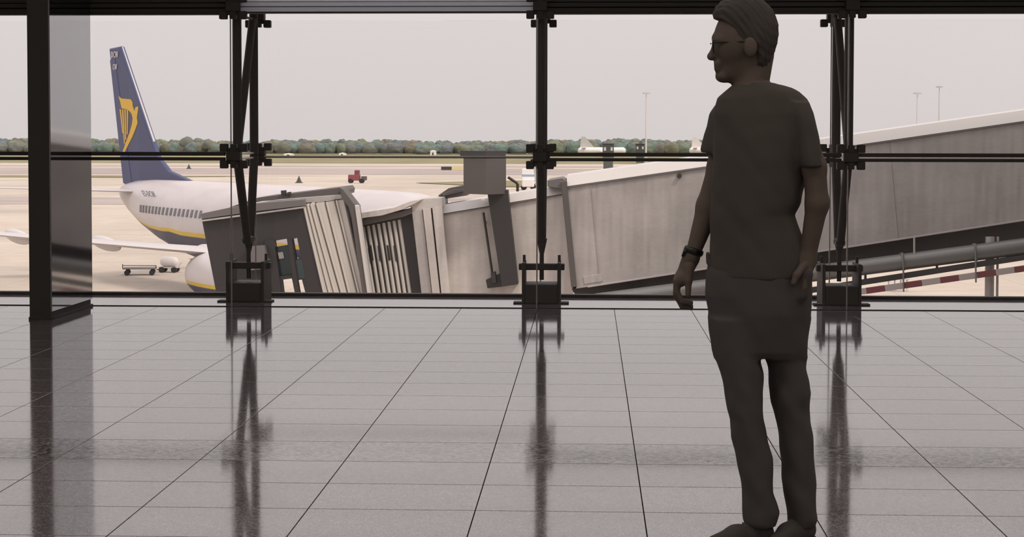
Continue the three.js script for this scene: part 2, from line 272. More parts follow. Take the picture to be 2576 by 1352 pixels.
// ---------------------------------------------------------------- the parked airliner
{
  const a = thing('airliner', 'white airliner with dark blue tail fin bearing a yellow harp, parked behind the bridge cab', 'aircraft', [0, 0, 0]);
  const al = 0.6328, n = V(Math.sin(al), 0, Math.cos(al)), r = V(-Math.cos(al), 0, Math.sin(al));   // nose and right-wing directions
  const o = V(-25.14, APRON, -93.76).addScaledVector(n, 37);       // nose tip on the ground line
  a.position.copy(o); a.matrixAutoUpdate = true;
  a.quaternion.setFromRotationMatrix(new THREE.Matrix4().makeBasis(n.clone().negate(), V(0, 1, 0), r.clone().negate()));   // local +x runs aft, +z to the left wing
  const blue = [44, 48, 82], gold = [212, 180, 62];
  const SEC = [[0, 3.15, 0.05, 0.05], [0.5, 3.15, 0.62, 0.6], [1.5, 3.2, 1.12, 1.05], [3, 3.3, 1.55, 1.5], [4.5, 3.38, 1.8, 1.78], [6.5, 3.42, 1.88, 1.98], [10, 3.42, 1.88, 2.0], [16, 3.42, 1.88, 2.0], [22, 3.42, 1.88, 2.0], [25.5, 3.43, 1.88, 1.98], [28, 3.58, 1.84, 1.84], [30.5, 3.8, 1.66, 1.62], [33, 4.08, 1.34, 1.32], [35.3, 4.36, 0.92, 0.94], [37.2, 4.58, 0.46, 0.5], [38, 4.66, 0.16, 0.2]];
  const NR = 40, pos = [], uv = [], idx = [];
  const sec = (s) => { let i = 0; while (i < SEC.length - 2 && SEC[i + 1][0] < s) i++; const A = SEC[i], B = SEC[i + 1], t = (s - A[0]) / (B[0] - A[0]), f = t; return A.map((q, j) => q + (B[j] - q) * f); };
  const S = []; for (let s = 0; s < 38; s += s < 4 ? 0.25 : 0.6) S.push(s); S.push(38);
  for (const s of S) { const q = sec(s); for (let j = 0; j <= NR; j++) { const th = j / NR * Math.PI * 2; pos.push(s, q[1] - Math.cos(th) * q[3], -Math.sin(th) * q[2]); uv.push(s / 38, j / NR); } }
  for (let i = 0; i < S.length - 1; i++) for (let j = 0; j < NR; j++) { const p = i * (NR + 1) + j; idx.push(p, p + NR + 1, p + 1, p + 1, p + NR + 1, p + NR + 2); }
  const fg = new THREE.BufferGeometry(); fg.setAttribute('position', new THREE.Float32BufferAttribute(pos, 3)); fg.setAttribute('uv', new THREE.Float32BufferAttribute(uv, 2)); fg.setIndex(idx); fg.computeVertexNormals();
  const livery = tex(1024, (u, v) => {                              // v is 0 at the keel, 0.5 at the crown: blue belly with a yellow line that climbs at the tail
    const s = u * 38, w = v > 0.5 ? 1 - v : v, line = s < 27 ? 0.209 : s < 34 ? 0.209 - 0.0099 * (s - 27) : 0.14 - 0.03 * (s - 34), d = 14 * (fbm(u, v, 32, 3, 111) - 0.5);
    if (w < line - 0.008) return blue.map((c) => c + d); if (w < line + 0.009) return gold.map((c) => c + d); const panel = (s * 2) % 3 < 0.05 ? -8 : 0; return [203 + d + panel, 196 + d + panel, 197 + d + panel];
  }, true, 512);
  const paint = std([1, 1, 1], 0.35, 0, { map: livery }), white = std([0.54, 0.51, 0.515], 0.45), wingGrey = std([0.6, 0.58, 0.58], 0.45), bluePaint = std(new THREE.Color(0x3a4168).toArray(), 0.45), goldPaint = std(new THREE.Color(0xd9ae34).toArray(), 0.5), steel = std([0.3, 0.29, 0.28], 0.35, 0.8), pane = std([0.15, 0.15, 0.16], 0.35), tyre = std([0.02, 0.02, 0.02], 0.9);
  const f = new THREE.Mesh(fg, paint); f.name = 'fuselage'; f.castShadow = f.receiveShadow = true; a.add(f);
  for (let i = 0; i < 40; i++) { const s = 31.3 - i * 0.508 * 1.0, q = sec(s), y = 3.95, zz = Math.sqrt(Math.max(0, 1 - ((y - q[1]) / q[3]) ** 2)) * q[2]; if (i === 17 || i === 18) continue; const g = new RoundedBoxGeometry(0.2, 0.38, 0.06, 2, 0.02); g.rotateX(Math.asin((y - q[1]) / q[3])); g.translate(s, y, -zz - 0.01); mesh('cabin_window', g, pane, a); }
  // fin
  const finShape = new THREE.Shape([[27.6, 5.3], [31.2, 5.9], [32.6, 6.6], [37.75, 12.6], [39.4, 12.55], [37.3, 5.05], [36.0, 4.8], [28, 4.9]].map((p) => new THREE.Vector2(...p)));
  const fin = mesh('tail_fin', (() => { const g = new THREE.ExtrudeGeometry(finShape, { depth: 0.1, bevelEnabled: true, bevelThickness: 0.1, bevelSize: 0.1, bevelOffset: -0.1, bevelSegments: 2 }); g.translate(0, 0, -0.05); return g; })(), bluePaint, a);
  mesh('rudder', (() => { const sh = new THREE.Shape([[36.1, 5.1], [37.35, 5.1], [39.2, 11.9], [38.45, 11.9]].map((p) => new THREE.Vector2(...p))), g = new THREE.ExtrudeGeometry(sh, { depth: 0.2, bevelEnabled: true, bevelThickness: 0.03, bevelSize: 0.02, bevelOffset: -0.02 }); g.translate(0, 0, -0.1); g.translate(0, 0, -0.045); return g; })(), std(new THREE.Color(0x434a70).toArray(), 0.5), a);
  mesh('leading_edge', rod(V(33.3, 7.35, 0), V(37.75, 12.55, 0), 0.075, 0.05, 10), white, a, 'bright metal leading edge');
  // the harp: a bird-like neck, a curved pillar and strings, thin raised shapes on the right face of the fin
  const emblem = (p, name) => { const g = new THREE.ExtrudeGeometry(p, { depth: 0.03, bevelEnabled: false, curveSegments: 10 }); g.translate(0, 0, -0.176); return mesh(name, g, goldPaint, fin); };
  const P2 = (px, py) => { const k = [(px - 300) / 5.35, 0]; void k; return finXY(px, py); };
  const ray = (px, py) => { const d = at(px, py, 90).sub(camera.position), l = V(0, 0, -0.17); const pl = l.applyQuaternion(a.quaternion).add(a.position), nn = r.clone(); const t = pl.sub(camera.position).dot(nn) / d.dot(nn); return d.multiplyScalar(t).add(camera.position); };
  a.updateMatrixWorld(true); const inv = a.matrixWorld.clone().invert();
  const finXY = (px, py) => { const q = ray(px, py).applyMatrix4(inv); return new THREE.Vector2(q.x, q.y); };
  const harp = (list) => { const s = new THREE.Shape(); s.setFromPoints(new THREE.SplineCurve(list.map((q) => P2(...q))).getPoints(60)); return s; };
  const poly = (list) => new THREE.Shape(list.map((q) => P2(...q)));
  emblem(poly([[298, 241], [305, 248], [318, 249], [328, 250], [333, 257], [334, 268], [338, 280], [341, 270], [348, 268], [346, 284], [344, 296], [346, 309], [341, 324], [333, 344], [322, 366], [313, 384], [308, 384], [317, 357], [326, 334], [332, 313], [334, 298], [331, 286], [325, 279], [315, 274], [306, 273], [303, 258]]), 'harp_emblem');
  for (const [x0, x1, y1] of [[301, 308, 335], [307, 312, 362], [313, 315, 352], [319, 319, 338]]) emblem(poly([[x0, 275], [x0 + 3.2, 275], [x1 + 2.2, y1], [x1, y1]]), 'harp_string');
  // small tail code near the fin tip and registration on the rear fuselage
  try {
    const font = await new FontLoader().loadAsync('fonts/droid/droid_sans_bold.typeface.json');
    const put = (text, size, s, y, z, m, tilt) => { const g = new TextGeometry(text, { font, size, depth: 0.02, curveSegments: 3 }); g.rotateY(Math.PI); g.rotateX(tilt); g.translate(s, y, z); mesh('registration', g, m, a); };
    put('EI-DCW', 0.34, 31.0, 4.6, -1.5, std([0.32, 0.32, 0.36], 0.6), -0.5);
    put('DCW', 0.34, 39.0, 12.0, -0.17, white, 0); put('CW', 0.3, 38.75, 11.35, -0.17, white, 0);
  } catch (e) { console.log(String(e)); }
  // lifting surfaces: a loft between a root and a tip aerofoil
  const foil = (le, te, y, z, th) => { const c = te - le, out = []; const N = 12; for (let i = 0; i <= N; i++) { const t = i / N; out.push([le + c * t, y + th * (1.45 * Math.sqrt(t) - 0.6 * t - 1.2 * t * t + 0.35 * t ** 3) * 0.9, z]); } for (let i = N; i >= 0; i--) { const t = i / N; out.push([le + c * t, y - th * 0.55 * (1.45 * Math.sqrt(t) - 0.6 * t - 1.2 * t * t + 0.35 * t ** 3), z]); } return out; };
  const loft = (list) => { const n2 = list[0].length, p = list.flat(2), ix = []; for (let k = 0; k < list.length - 1; k++) for (let i = 0; i < n2; i++) { const A = k * n2 + i, B = k * n2 + (i + 1) % n2; ix.push(A, B, A + n2, B, B + n2, A + n2); } const e = (list.length - 1) * n2; for (let i = 1; i < n2 - 1; i++) ix.push(e, e + i, e + i + 1); const g = new THREE.BufferGeometry(); g.setAttribute('position', new THREE.Float32BufferAttribute(p, 3)); g.setIndex(ix); g.computeVertexNormals(); return g; };
  for (const s of [-1, 1]) {
    mesh('wing', loft([foil(12.6, 20.6, 2.25, s * 1.4, 0.75), foil(15.4, 20.9, 2.75, s * 5.6, 0.42), foil(18.4, 21.9, 3.35, s * 11.5, 0.28), foil(21.1, 22.7, 3.95, s * 17, 0.16)]), white, a);
    mesh('stabilizer', loft([foil(33.4, 36.8, 4.75, s * 0.7, 0.26), foil(36.9, 38.4, 4.95, s * 7.1, 0.12)]), white, a);
    mesh('winglet', loft([foil(21.2, 22.7, 3.95, s * 17, 0.14), foil(22.2, 22.9, 4.7, s * 17.35, 0.08), foil(23.2, 23.7, 6.4, s * 17.6, 0.04)]), white, a);
    // nacelle
    const prof = [[0.78, 0], [0.98, -0.02], [1.08, 0.35], [1.12, 1.2], [1.08, 2.2], [0.96, 3.2], [0.8, 3.9], [0.7, 3.95], [0.7, 3.6]].map((q) => new THREE.Vector2(q[0], q[1])); const ng = new THREE.LatheGeometry(prof, 36); ng.rotateZ(-Math.PI / 2); ng.scale(1.06, 1.02, 1.04); ng.translate(11.9, 1.72, s * 4.83);
    const { position: pp } = ng.attributes; const uvs = []; for (let i = 0; i < pp.count; i++) uvs.push(0, (pp.getY(i) - 0.5) / 2.3); ng.setAttribute('uv', new THREE.Float32BufferAttribute(uvs, 2));
    const nm = new THREE.Mesh(ng, std([1, 1, 1], 0.35, 0, { map: tex(8, (u, v) => (v < 0.36 ? blue : v < 0.43 ? gold : [203, 196, 197]), true, 128) })); nm.name = 'engine_nacelle'; nm.castShadow = nm.receiveShadow = true; a.add(nm);
    mesh('exhaust', (() => { const g = new THREE.LatheGeometry([[0.62, 0], [0.6, 0.6], [0.42, 1.1], [0.1, 1.55], [0, 1.6]].map((q) => new THREE.Vector2(...q)), 24); g.rotateZ(-Math.PI / 2); g.translate(15.4, 1.62, s * 4.83); return g; })(), steel, a);
    mesh('pylon', loft([foil(13.2, 17.2, 2.3, s * 4.65, 0.3), foil(13.2, 17.2, 2.3, s * 5.0, 0.3)]), wingGrey, a);
    for (const [z, x] of [[3.2, 18.6], [7.6, 20.2], [11.2, 21.2]]) { const g = new THREE.SphereGeometry(1, 20, 12); g.scale(1.75, 0.3, 0.24); g.rotateZ(0.06); g.translate(x, 2.42 + 0.1 * (z - 3) + 0.02, s * z); mesh('flap_fairing', g, wingGrey, a); }
  }
  for (const [s, z] of [[3.9, 0.22], [3.9, -0.22], [19.6, 2.6], [19.6, 3.1], [19.6, -2.6], [19.6, -3.1]]) { const R = s < 5 ? 0.35 : 0.55, g = new THREE.TorusGeometry(R * 0.66, R * 0.34, 10, 24); g.translate(s, R, z); mesh('wheel', g, tyre, a); }
  for (const [s, z] of [[3.9, 0], [19.6, 2.85], [19.6, -2.85]]) mesh('gear_leg', [rod(V(s, 0.4, z), V(s, 2.0, z), 0.12), rod(V(s, s < 5 ? 0.35 : 0.55, z - 0.3), V(s, s < 5 ? 0.35 : 0.55, z + 0.3), 0.08)], wingGrey, a);
}

// ---------------------------------------------------------------- the boarding bridge
const panelMap = tex(512, (u, v) => { const k = 200 + 34 * (fbm(u, v, 4, 5, 121) - 0.5) + 18 * (vnoise(u * 60, v * 3, 60, 3, 125) - 0.5) + 10 * (fbm(u, v, 60, 2, 129) - 0.5); return [k, k * 0.975, k * 0.965]; }); panelMap.repeat.set(1 / 6, 1 / 3);
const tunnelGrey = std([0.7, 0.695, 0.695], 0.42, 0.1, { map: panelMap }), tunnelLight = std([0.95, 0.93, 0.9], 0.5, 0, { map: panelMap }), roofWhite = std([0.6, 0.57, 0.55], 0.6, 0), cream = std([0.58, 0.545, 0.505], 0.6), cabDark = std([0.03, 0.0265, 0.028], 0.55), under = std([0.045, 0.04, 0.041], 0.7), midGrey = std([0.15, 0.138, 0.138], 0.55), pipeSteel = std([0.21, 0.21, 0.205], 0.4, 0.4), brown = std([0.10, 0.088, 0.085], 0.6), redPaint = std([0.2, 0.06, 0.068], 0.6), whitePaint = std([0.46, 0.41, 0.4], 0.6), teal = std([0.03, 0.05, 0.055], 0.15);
{
  const b = thing('boarding_bridge', 'long grey passenger boarding bridge sloping down to a ribbed cab in front of the airliner', 'boarding bridge', [0, 0, 0]);
  const Z = 50;
  function tunnel(x0, x1, top, bot, lean, zf, depth, ch, mat, roof, name) {      // side wall box with chamfered eaves; ends lean with the slope
    const P = (px, py, dz, dy = 0) => { const p = at(px, py, zf); return V(p.x, p.y + dy, p.z - dz); };
    const ends = [x0, x1].map((x) => [P(x + lean, bot(x + lean), 0), P(x, top(x), 0), P(x, top(x), depth), P(x + lean, bot(x + lean), depth)]);
    const quadBox = (A, B) => { const p = [], q = [[A[0], B[0], B[1], A[1]], [A[1], B[1], B[2], A[2]], [A[2], B[2], B[3], A[3]], [A[3], B[3], B[0], A[0]], [A[0], A[1], A[2], A[3]], [B[3], B[2], B[1], B[0]]]; for (const [a, b2, c, d] of q) for (const v of [a, b2, c, a, c, d]) p.push(v.x, v.y, v.z); const g = new THREE.BufferGeometry(); g.setAttribute('position', new THREE.Float32BufferAttribute(p, 3)); g.computeVertexNormals(); return g; };
    const t = mesh(name, quadBox(...ends), mat, b);
    const up = ends.map((e) => [e[1].clone().add(V(0, 0.02, 0.06)), e[1].clone().add(V(0, ch, -ch * 0.8)), e[2].clone().add(V(0, ch, ch * 0.8)), e[2].clone().add(V(0, 0.02, -0.06))]);
    mesh('roof', quadBox(up[0].slice(), up[1].slice()), roof, t);
    return t;
  }
  const tTop = (x) => 470 - (x - 1430) * 0.143, tBot = (x) => 722 - (x - 1480) * 0.153;
  const t1 = tunnel(1426, 3100, tTop, tBot, 24, Z, 3.0, 0.32, tunnelGrey, roofWhite, 'tunnel_section');
  mesh('eave_strip', beam(at(1428, tTop(1428) + 1, Z - 0.03), at(3100, tTop(3100) + 1, Z - 0.03), 0.035, 0.08), midGrey, b);
  mesh('bottom_trim', beam(at(1478, 722, Z - 0.05), at(3100, tBot(3100), Z - 0.05), 0.045, 0.1), whitePaint, b, 'pale edge strip');
  mesh('floor_frame', [prism([[1436, 726], [3100, tBot(3100) + 2], [3100, tBot(3100) + 50], [1460, 760]], Z + 0.35, 2.3, 0.03)], under, b);
  for (const x of [1488, 1826, 2236, 2576]) mesh('panel_seam', beam(at(x, tTop(x) + 4, Z - 0.012), at(x + 22, tBot(x + 22) - 5, Z - 0.012), 0.02, 0.04), tunnelGrey, b);
  mesh('side_lamp', [(() => { const g = new THREE.CylinderGeometry(0.06, 0.07, 0.12, 16); g.rotateX(Math.PI / 2); const p = at(1709, 443, Z - 0.06); g.translate(p.x, p.y, p.z); return g; })()], cabDark, b);
  mesh('access_hatch', prism([[1506, 470], [1528, 467], [1536, 700], [1530, 680], [1498, 690]].slice(0, 0).concat([[1466, 697], [1514, 688], [1517, 708], [1470, 716]]), Z - 0.03, 0.08), tunnelGrey, b);
  mesh('collar', prism([[1411, 458], [1426, 455], [1451, 722], [1437, 724]], Z - 0.12, 3.2), brown, b);
  mesh('collar_lip', prism([[1378, 454], [1414, 448], [1424, 455], [1418, 476], [1378, 470]], Z + 0.1, 2.6), midGrey, b);
  const iTop = (x) => 489 + (1419 - x) * 0.165;
  tunnel(1108, 1416, iTop, (x) => iTop(x) + 255, 26, Z + 0.35, 2.4, 0.26, tunnelLight, roofWhite, 'tunnel_section');
  mesh('eave_strip', beam(at(1110, iTop(1110) + 1, Z + 0.3), at(1416, iTop(1416) + 1, Z + 0.3), 0.03, 0.06), midGrey, b);
  mesh('ladder', [rod(at(1216, 535, Z + 0.1), at(1240, 700, Z + 0.1), 0.035), rod(at(1222, 560, Z + 0.1), at(1222, 560, Z + 0.35), 0.02), rod(at(1233, 660, Z + 0.1), at(1233, 660, Z + 0.35), 0.02)], cabDark, b);
  mesh('service_cabinet', [prism([[1222, 706], [1258, 690], [1262, 722], [1226, 726]], Z - 0.05, 0.4), prism([[1234, 690], [1246, 684], [1250, 712], [1238, 714]], Z - 0.15, 0.3)], cabDark, b);
  // lift portal with its head box
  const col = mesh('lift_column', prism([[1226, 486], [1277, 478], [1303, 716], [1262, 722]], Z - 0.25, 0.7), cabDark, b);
  void col;
  const corner = (pts, y0, y1) => { const lo = pts.map(([x, z]) => at(x, y0, z)), p = []; const top = pts.map(([x, z], i) => V(at(x, y1, z).x, at(1222, y1, 49).y, -z)); const bot = pts.map(([x, z], i) => V(lo[i].x, at(1222, y0, 49).y, -z)); const Q = (a, c, d, e) => [a, c, d, a, d, e].forEach((v) => p.push(v.x, v.y, v.z)); for (let i = 0; i < 4; i++) { const j = (i + 1) % 4; Q(bot[i], bot[j], top[j], top[i]); } Q(top[0], top[1], top[2], top[3]); Q(bot[3], bot[2], bot[1], bot[0]); const g = new THREE.BufferGeometry(); g.setAttribute('position', new THREE.Float32BufferAttribute(p, 3)); g.computeVertexNormals(); return g; };
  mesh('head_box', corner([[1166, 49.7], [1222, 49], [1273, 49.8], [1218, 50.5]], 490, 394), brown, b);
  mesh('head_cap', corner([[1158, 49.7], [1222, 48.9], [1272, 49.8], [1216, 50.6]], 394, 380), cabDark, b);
  mesh('roof_unit', [prism([[1102, 492], [1128, 474], [1172, 466], [1176, 492], [1112, 502]], Z + 1.2, 1.0), prism([[1110, 488], [1140, 478], [1166, 474], [1166, 482], [1116, 494]], Z + 1.1, 0.2)], brown, b);
  mesh('cable_arm', [rod(at(1278, 446, Z), at(1302, 462, Z), 0.04), rod(at(1302, 462, Z), at(1302, 482, Z), 0.04)], cabDark, b);
  // end panels and rotunda slats
  mesh('end_panel', prism([[1036, 533], [1062, 527], [1088, 757], [1062, 757]], Z + 0.05, 1.6), tunnelGrey, b);
  mesh('end_panel', prism([[1063, 527], [1083, 524], [1108, 757], [1089, 757]], Z - 0.02, 1.6), tunnelLight, b);
  mesh('end_panel', prism([[1087, 524], [1112, 518], [1134, 757], [1112, 757]], Z + 0.02, 1.6), tunnelLight, b);
  mesh('rotunda_core', prism([[905, 566], [1012, 546], [1037, 536], [1063, 757], [930, 757]], Z + 0.35, 2.0), cabDark, b);
  for (let i = 0; i < 8; i++) { const x = 909 + i * 13, y = 571 - i * 2.6; mesh('shutter_slat', rod(at(x + 4, y, Z + 0.36 - 0.05 * Math.sin(i / 7 * 3.1)), at(x + 4 + 30, 757, Z + 0.36), 0.052, 0.052, 10), cream, b); }
  for (const x of [929, 950, 972, 990]) mesh('vent_slot', prism([[x, 618], [x + 5, 617], [x + 11, 655], [x + 5, 656]], Z + 0.27, 0.03, 0.005), cabDark, b);
  mesh('rotunda_roof', [prism([[900, 551], [960, 543], [1012, 528], [1046, 512], [1062, 502], [1032, 506], [992, 522], [902, 536]], Z - 0.1, 2.4), prism([[1030, 508], [1064, 500], [1112, 498], [1114, 520], [1062, 528], [1036, 534]], Z + 0.1, 2.0)], tunnelLight, b);
  mesh('roof_shade_strip', prism([[903, 553], [1012, 531], [1036, 522], [1037, 538], [1012, 547], [905, 570]], Z + 0.06, 2.0), brown, b);  // dark strip put in for the shade under the rotunda roof
  // cab: dark side wall with window openings, brow, roof and folded canopy
  const win = [[[688, 606], [722, 600], [737, 692], [701, 697]], [[733, 602], [748, 598], [759, 652], [742, 655]], [[706, 704], [735, 700], [746, 756], [712, 756]], [[745, 705], [760, 703], [774, 756], [754, 756]]];
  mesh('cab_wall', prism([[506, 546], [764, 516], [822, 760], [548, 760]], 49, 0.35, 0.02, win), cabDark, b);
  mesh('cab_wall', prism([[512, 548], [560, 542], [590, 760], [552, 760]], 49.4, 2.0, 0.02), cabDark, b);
  mesh('cab_window', prism([[690, 622], [725, 616], [737, 692], [702, 697]], 49.18, 0.03, 0.004), teal, b);
  mesh('cab_window', prism([[744, 655], [759, 652], [768, 700], [752, 703]], 48.99, 0.02, 0.004), teal, b);
  mesh('window_reflection', prism([[699, 636], [712, 634], [715, 650], [702, 652]], 49.14, 0.01, 0.002), whitePaint, b);  // pale patch standing in for a reflection on the dark pane
  for (const q of [[[722, 600], [733, 601], [756, 757], [744, 757]], [[664, 606], [688, 602], [712, 757], [690, 757]]]) mesh('window_post', prism(q, 48.95, 0.1, 0.01), cabDark, b);
  mesh('cab_brow', prism([[504, 538], [575, 523], [640, 512], [764, 502], [768, 518], [640, 533], [508, 552]], 48.9, 1.2), midGrey, b);
  mesh('cab_brow_trim', beam(at(508, 556, 48.88), at(764, 522, 48.88), 0.05, 0.1), tunnelGrey, b);
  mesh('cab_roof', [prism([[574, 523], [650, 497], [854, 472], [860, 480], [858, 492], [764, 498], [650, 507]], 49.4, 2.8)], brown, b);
  mesh('cab_roof_edge', prism([[640, 512], [700, 502], [858, 490], [862, 500], [764, 512], [642, 520]], 49.1, 1.0), tunnelGrey, b);
  mesh('roof_lamp', [prism([[706, 480], [718, 479], [719, 490], [707, 491]], 49.3, 0.2), prism([[722, 484], [730, 483], [730, 492], [722, 493]], 49.3, 0.2)], cabDark, b);
  mesh('control_box', prism([[618, 622], [664, 618], [676, 676], [626, 682]], 48.7, 0.3), midGrey, b);
  const tops = [[760, 515], [769, 513], [778, 512], [791, 510], [816, 507], [841, 503], [866, 499]], bots = [[816, 757], [830, 757], [844, 757], [860, 757], [878, 757], [902, 757], [922, 757]];
  for (let i = 0; i < 6; i++) { const zl = 49.0 + 0.03 * i, g = i > 2 ? 3.5 : 2; mesh('canopy_fold', [prism([[tops[i][0] + g, tops[i][1]], [tops[i + 1][0], tops[i + 1][1]], [bots[i + 1][0], 757], [bots[i][0] + g, 757]], zl, 0.6, 0.06), rod(at(tops[i][0] + g + 2, tops[i][1] + 1, zl - 0.02), at(bots[i][0] + g + 2, 757, zl - 0.02), 0.035, 0.035, 8)], cream, b); }
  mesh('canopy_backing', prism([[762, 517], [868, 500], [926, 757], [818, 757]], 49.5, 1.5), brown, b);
  mesh('canopy_frame', prism([[854, 472], [862, 476], [895, 519], [928, 757], [914, 757], [881, 527], [860, 500]], 48.9, 1.0), brown, b);
  mesh('canopy_rim', prism([[892, 517], [899, 518], [934, 757], [926, 757]], 48.86, 0.5), roofWhite, b);
  // duct, conduit and striped bar that hang below the tunnel
  const py = (x) => 672 - (x - 2165) * 0.128;
  mesh('air_duct', rod(at(1500, py(1500) + 2, 49.6), at(3100, py(3100), 49.6), 0.235, 0.235, 28), pipeSteel, b, 'long round metal air duct');
  for (const x of [1700, 2270, 2452, 2760]) mesh('duct_band', [rod(at(x - 3, py(x - 3), 49.6), at(x + 3, py(x + 3), 49.6), 0.26, 0.26, 28), rod(at(x + 2, py(x) - 22, 49.33), at(x + 3, py(x) + 76, 49.33), 0.025)], pipeSteel, b);
  mesh('duct_hanger', rod(at(2300, 598, 49.5), at(2300, 640, 49.5), 0.03), tunnelGrey, b);
  const cy = (x) => 711 - (x - 2167) * 0.155;
  mesh('conduit', beam(at(1900, cy(1900), 49.5), at(3100, cy(3100), 49.5), 0.15, 0.2), under, b);
  for (const x of [2177, 2357, 2535, 2720]) mesh('conduit_hanger', rod(at(x, py(x) + 16, 49.55), at(x, cy(x), 49.55), 0.035), under, b);
  const ry = (x) => 734 - (x - 2167) * 0.142;
  for (let i = 0; i < 24; i++) { const x0 = 1900 + i * 46.5; mesh('striped_bar', beam(at(x0, ry(x0), 49.4), at(x0 + 46.5, ry(x0 + 46.5), 49.4), 0.17, 0.1), i % 2 ? whitePaint : redPaint, b, i % 2 ? 'white length of the striped bar' : 'red length of the striped bar'); }
  const foot = at(2490, 640, 49.9);
  mesh('support_post', [rod(V(foot.x, APRON, foot.z), V(foot.x, foot.y + 0.5, foot.z), 0.13), rod(V(foot.x + 0.22, APRON, foot.z), V(foot.x + 0.22, foot.y + 0.5, foot.z), 0.035)], tunnelGrey, b);
  const leg = at(1264, 700, 50.2); for (const dx of [0, 1.6]) mesh('drive_leg', [rod(V(leg.x + dx, APRON + 0.5, leg.z - 1), V(leg.x + dx, leg.y, leg.z - 1), 0.22), (() => { const g = new THREE.TorusGeometry(0.34, 0.2, 10, 24); g.translate(leg.x + dx, APRON + 0.54, leg.z - 0.6); return g; })()], under, b);
}

// ---------------------------------------------------------------- small things far out on the airfield
const groundAt = (px, Z) => { const p = at(px, 400, Z); return [p.x, APRON + (Z > 545 ? 0.08 : Z > 365 && Z < 455 ? 0.05 : 0), -Z]; };
const farGrey = std([0.55, 0.53, 0.52], 0.7), farPale = std([0.62, 0.6, 0.58], 0.8), farDark = std([0.06, 0.065, 0.06], 0.8), farWhite = std([0.8, 0.77, 0.76], 0.5);
for (const [px, Z, h, L] of [[1625, 560, 25.0, 'tall pale floodlight mast in the gap left of the man'], [2306, 520, 24.0, 'tall pale floodlight mast above the bridge, left of a fainter one'], [2361, 640, 29.5, 'faint floodlight mast above the bridge, rightmost of the masts']]) {
  const t = thing('floodlight_mast', L, 'light mast', groundAt(px, Z));
  const y1 = h - 3.0;
  mesh('pole', rod(V(0, 0, 0), V(0, y1 + 1, 0), 0.32, 0.17, 10), farPale, t);
  mesh('lamp_ring', (() => { const g = new THREE.TorusGeometry(0.9, 0.12, 6, 20); g.rotateX(Math.PI / 2); g.translate(0, y1 + 0.6, 0); return g; })(), farPale, t);
  for (let i = 0; i < 6; i++) { const c = Math.cos(i), s = Math.sin(i); mesh('floodlight', bx(0.6, 0.4, 0.5, c * 0.95, y1 + 0.6, s * 0.95, 0.03), farGrey, t); }
}
for (const [px, Z, tail, L] of [[1462, 760, 'grey', 'distant parked aircraft with a grey tail fin right of the middle truss'], [1742, 780, 'white', 'distant parked aircraft with a pale tail fin beside the man\'s sleeve']]) {
  const t = thing('distant_aircraft', L, 'aircraft', groundAt(px, Z));
  const m = tail === 'grey' ? std([0.5, 0.5, 0.48], 0.6) : std([0.72, 0.66, 0.65], 0.6);
  const g = new THREE.CapsuleGeometry(1.5, 18, 6, 16); g.rotateZ(Math.PI / 2); g.translate(9, 2.9, 0); mesh('fuselage', g, farWhite, t);
  const s = new THREE.Shape([[-0.6, 3.4], [0, 9.0], [1.7, 9.0], [5.6, 4.3], [6, 3.4]].map((q) => new THREE.Vector2(...q))), fgm = new THREE.ExtrudeGeometry(s, { depth: 0.4, bevelEnabled: false }); fgm.translate(0, 0, -0.2); mesh('tail_fin', fgm, m, t);
  mesh('wing', bx(3.4, 0.25, 22, 10, 2.6, 0, 0.05), farWhite, t);
  mesh('stabilizer', bx(1.8, 0.18, 7, 1.2, 4.2, 0, 0.04), farWhite, t);
}
for (const [px, Z, w, h, L] of [[1530, 452, 2.9, 6.5, 'larger dark box tower standing on the airfield, left of its twin'], [1610, 575, 2.9, 6.2, 'smaller dark box tower standing on the airfield, right of its twin']]) {
  const t = thing('box_tower', L, 'tower', groundAt(px, Z));
  mesh('cabin', bx(w, h * 0.55, 2.6, 0, h * 0.73, 0, 0.05), farDark, t); mesh('base', bx(w * 0.86, h * 0.44, 2.2, 0, h * 0.22, 0, 0.05), std([0.1, 0.115, 0.1], 0.8), t); mesh('roof_slab', bx(w * 1.1, 0.2, 2.9, 0, h + 0.05, 0, 0.04), farDark, t);
  for (const x of [-0.3, 0.3]) mesh('window', bx(w * 0.2, 0.9, 0.06, x * w, h * 0.8, 1.32, 0.02), farGrey, t);
}
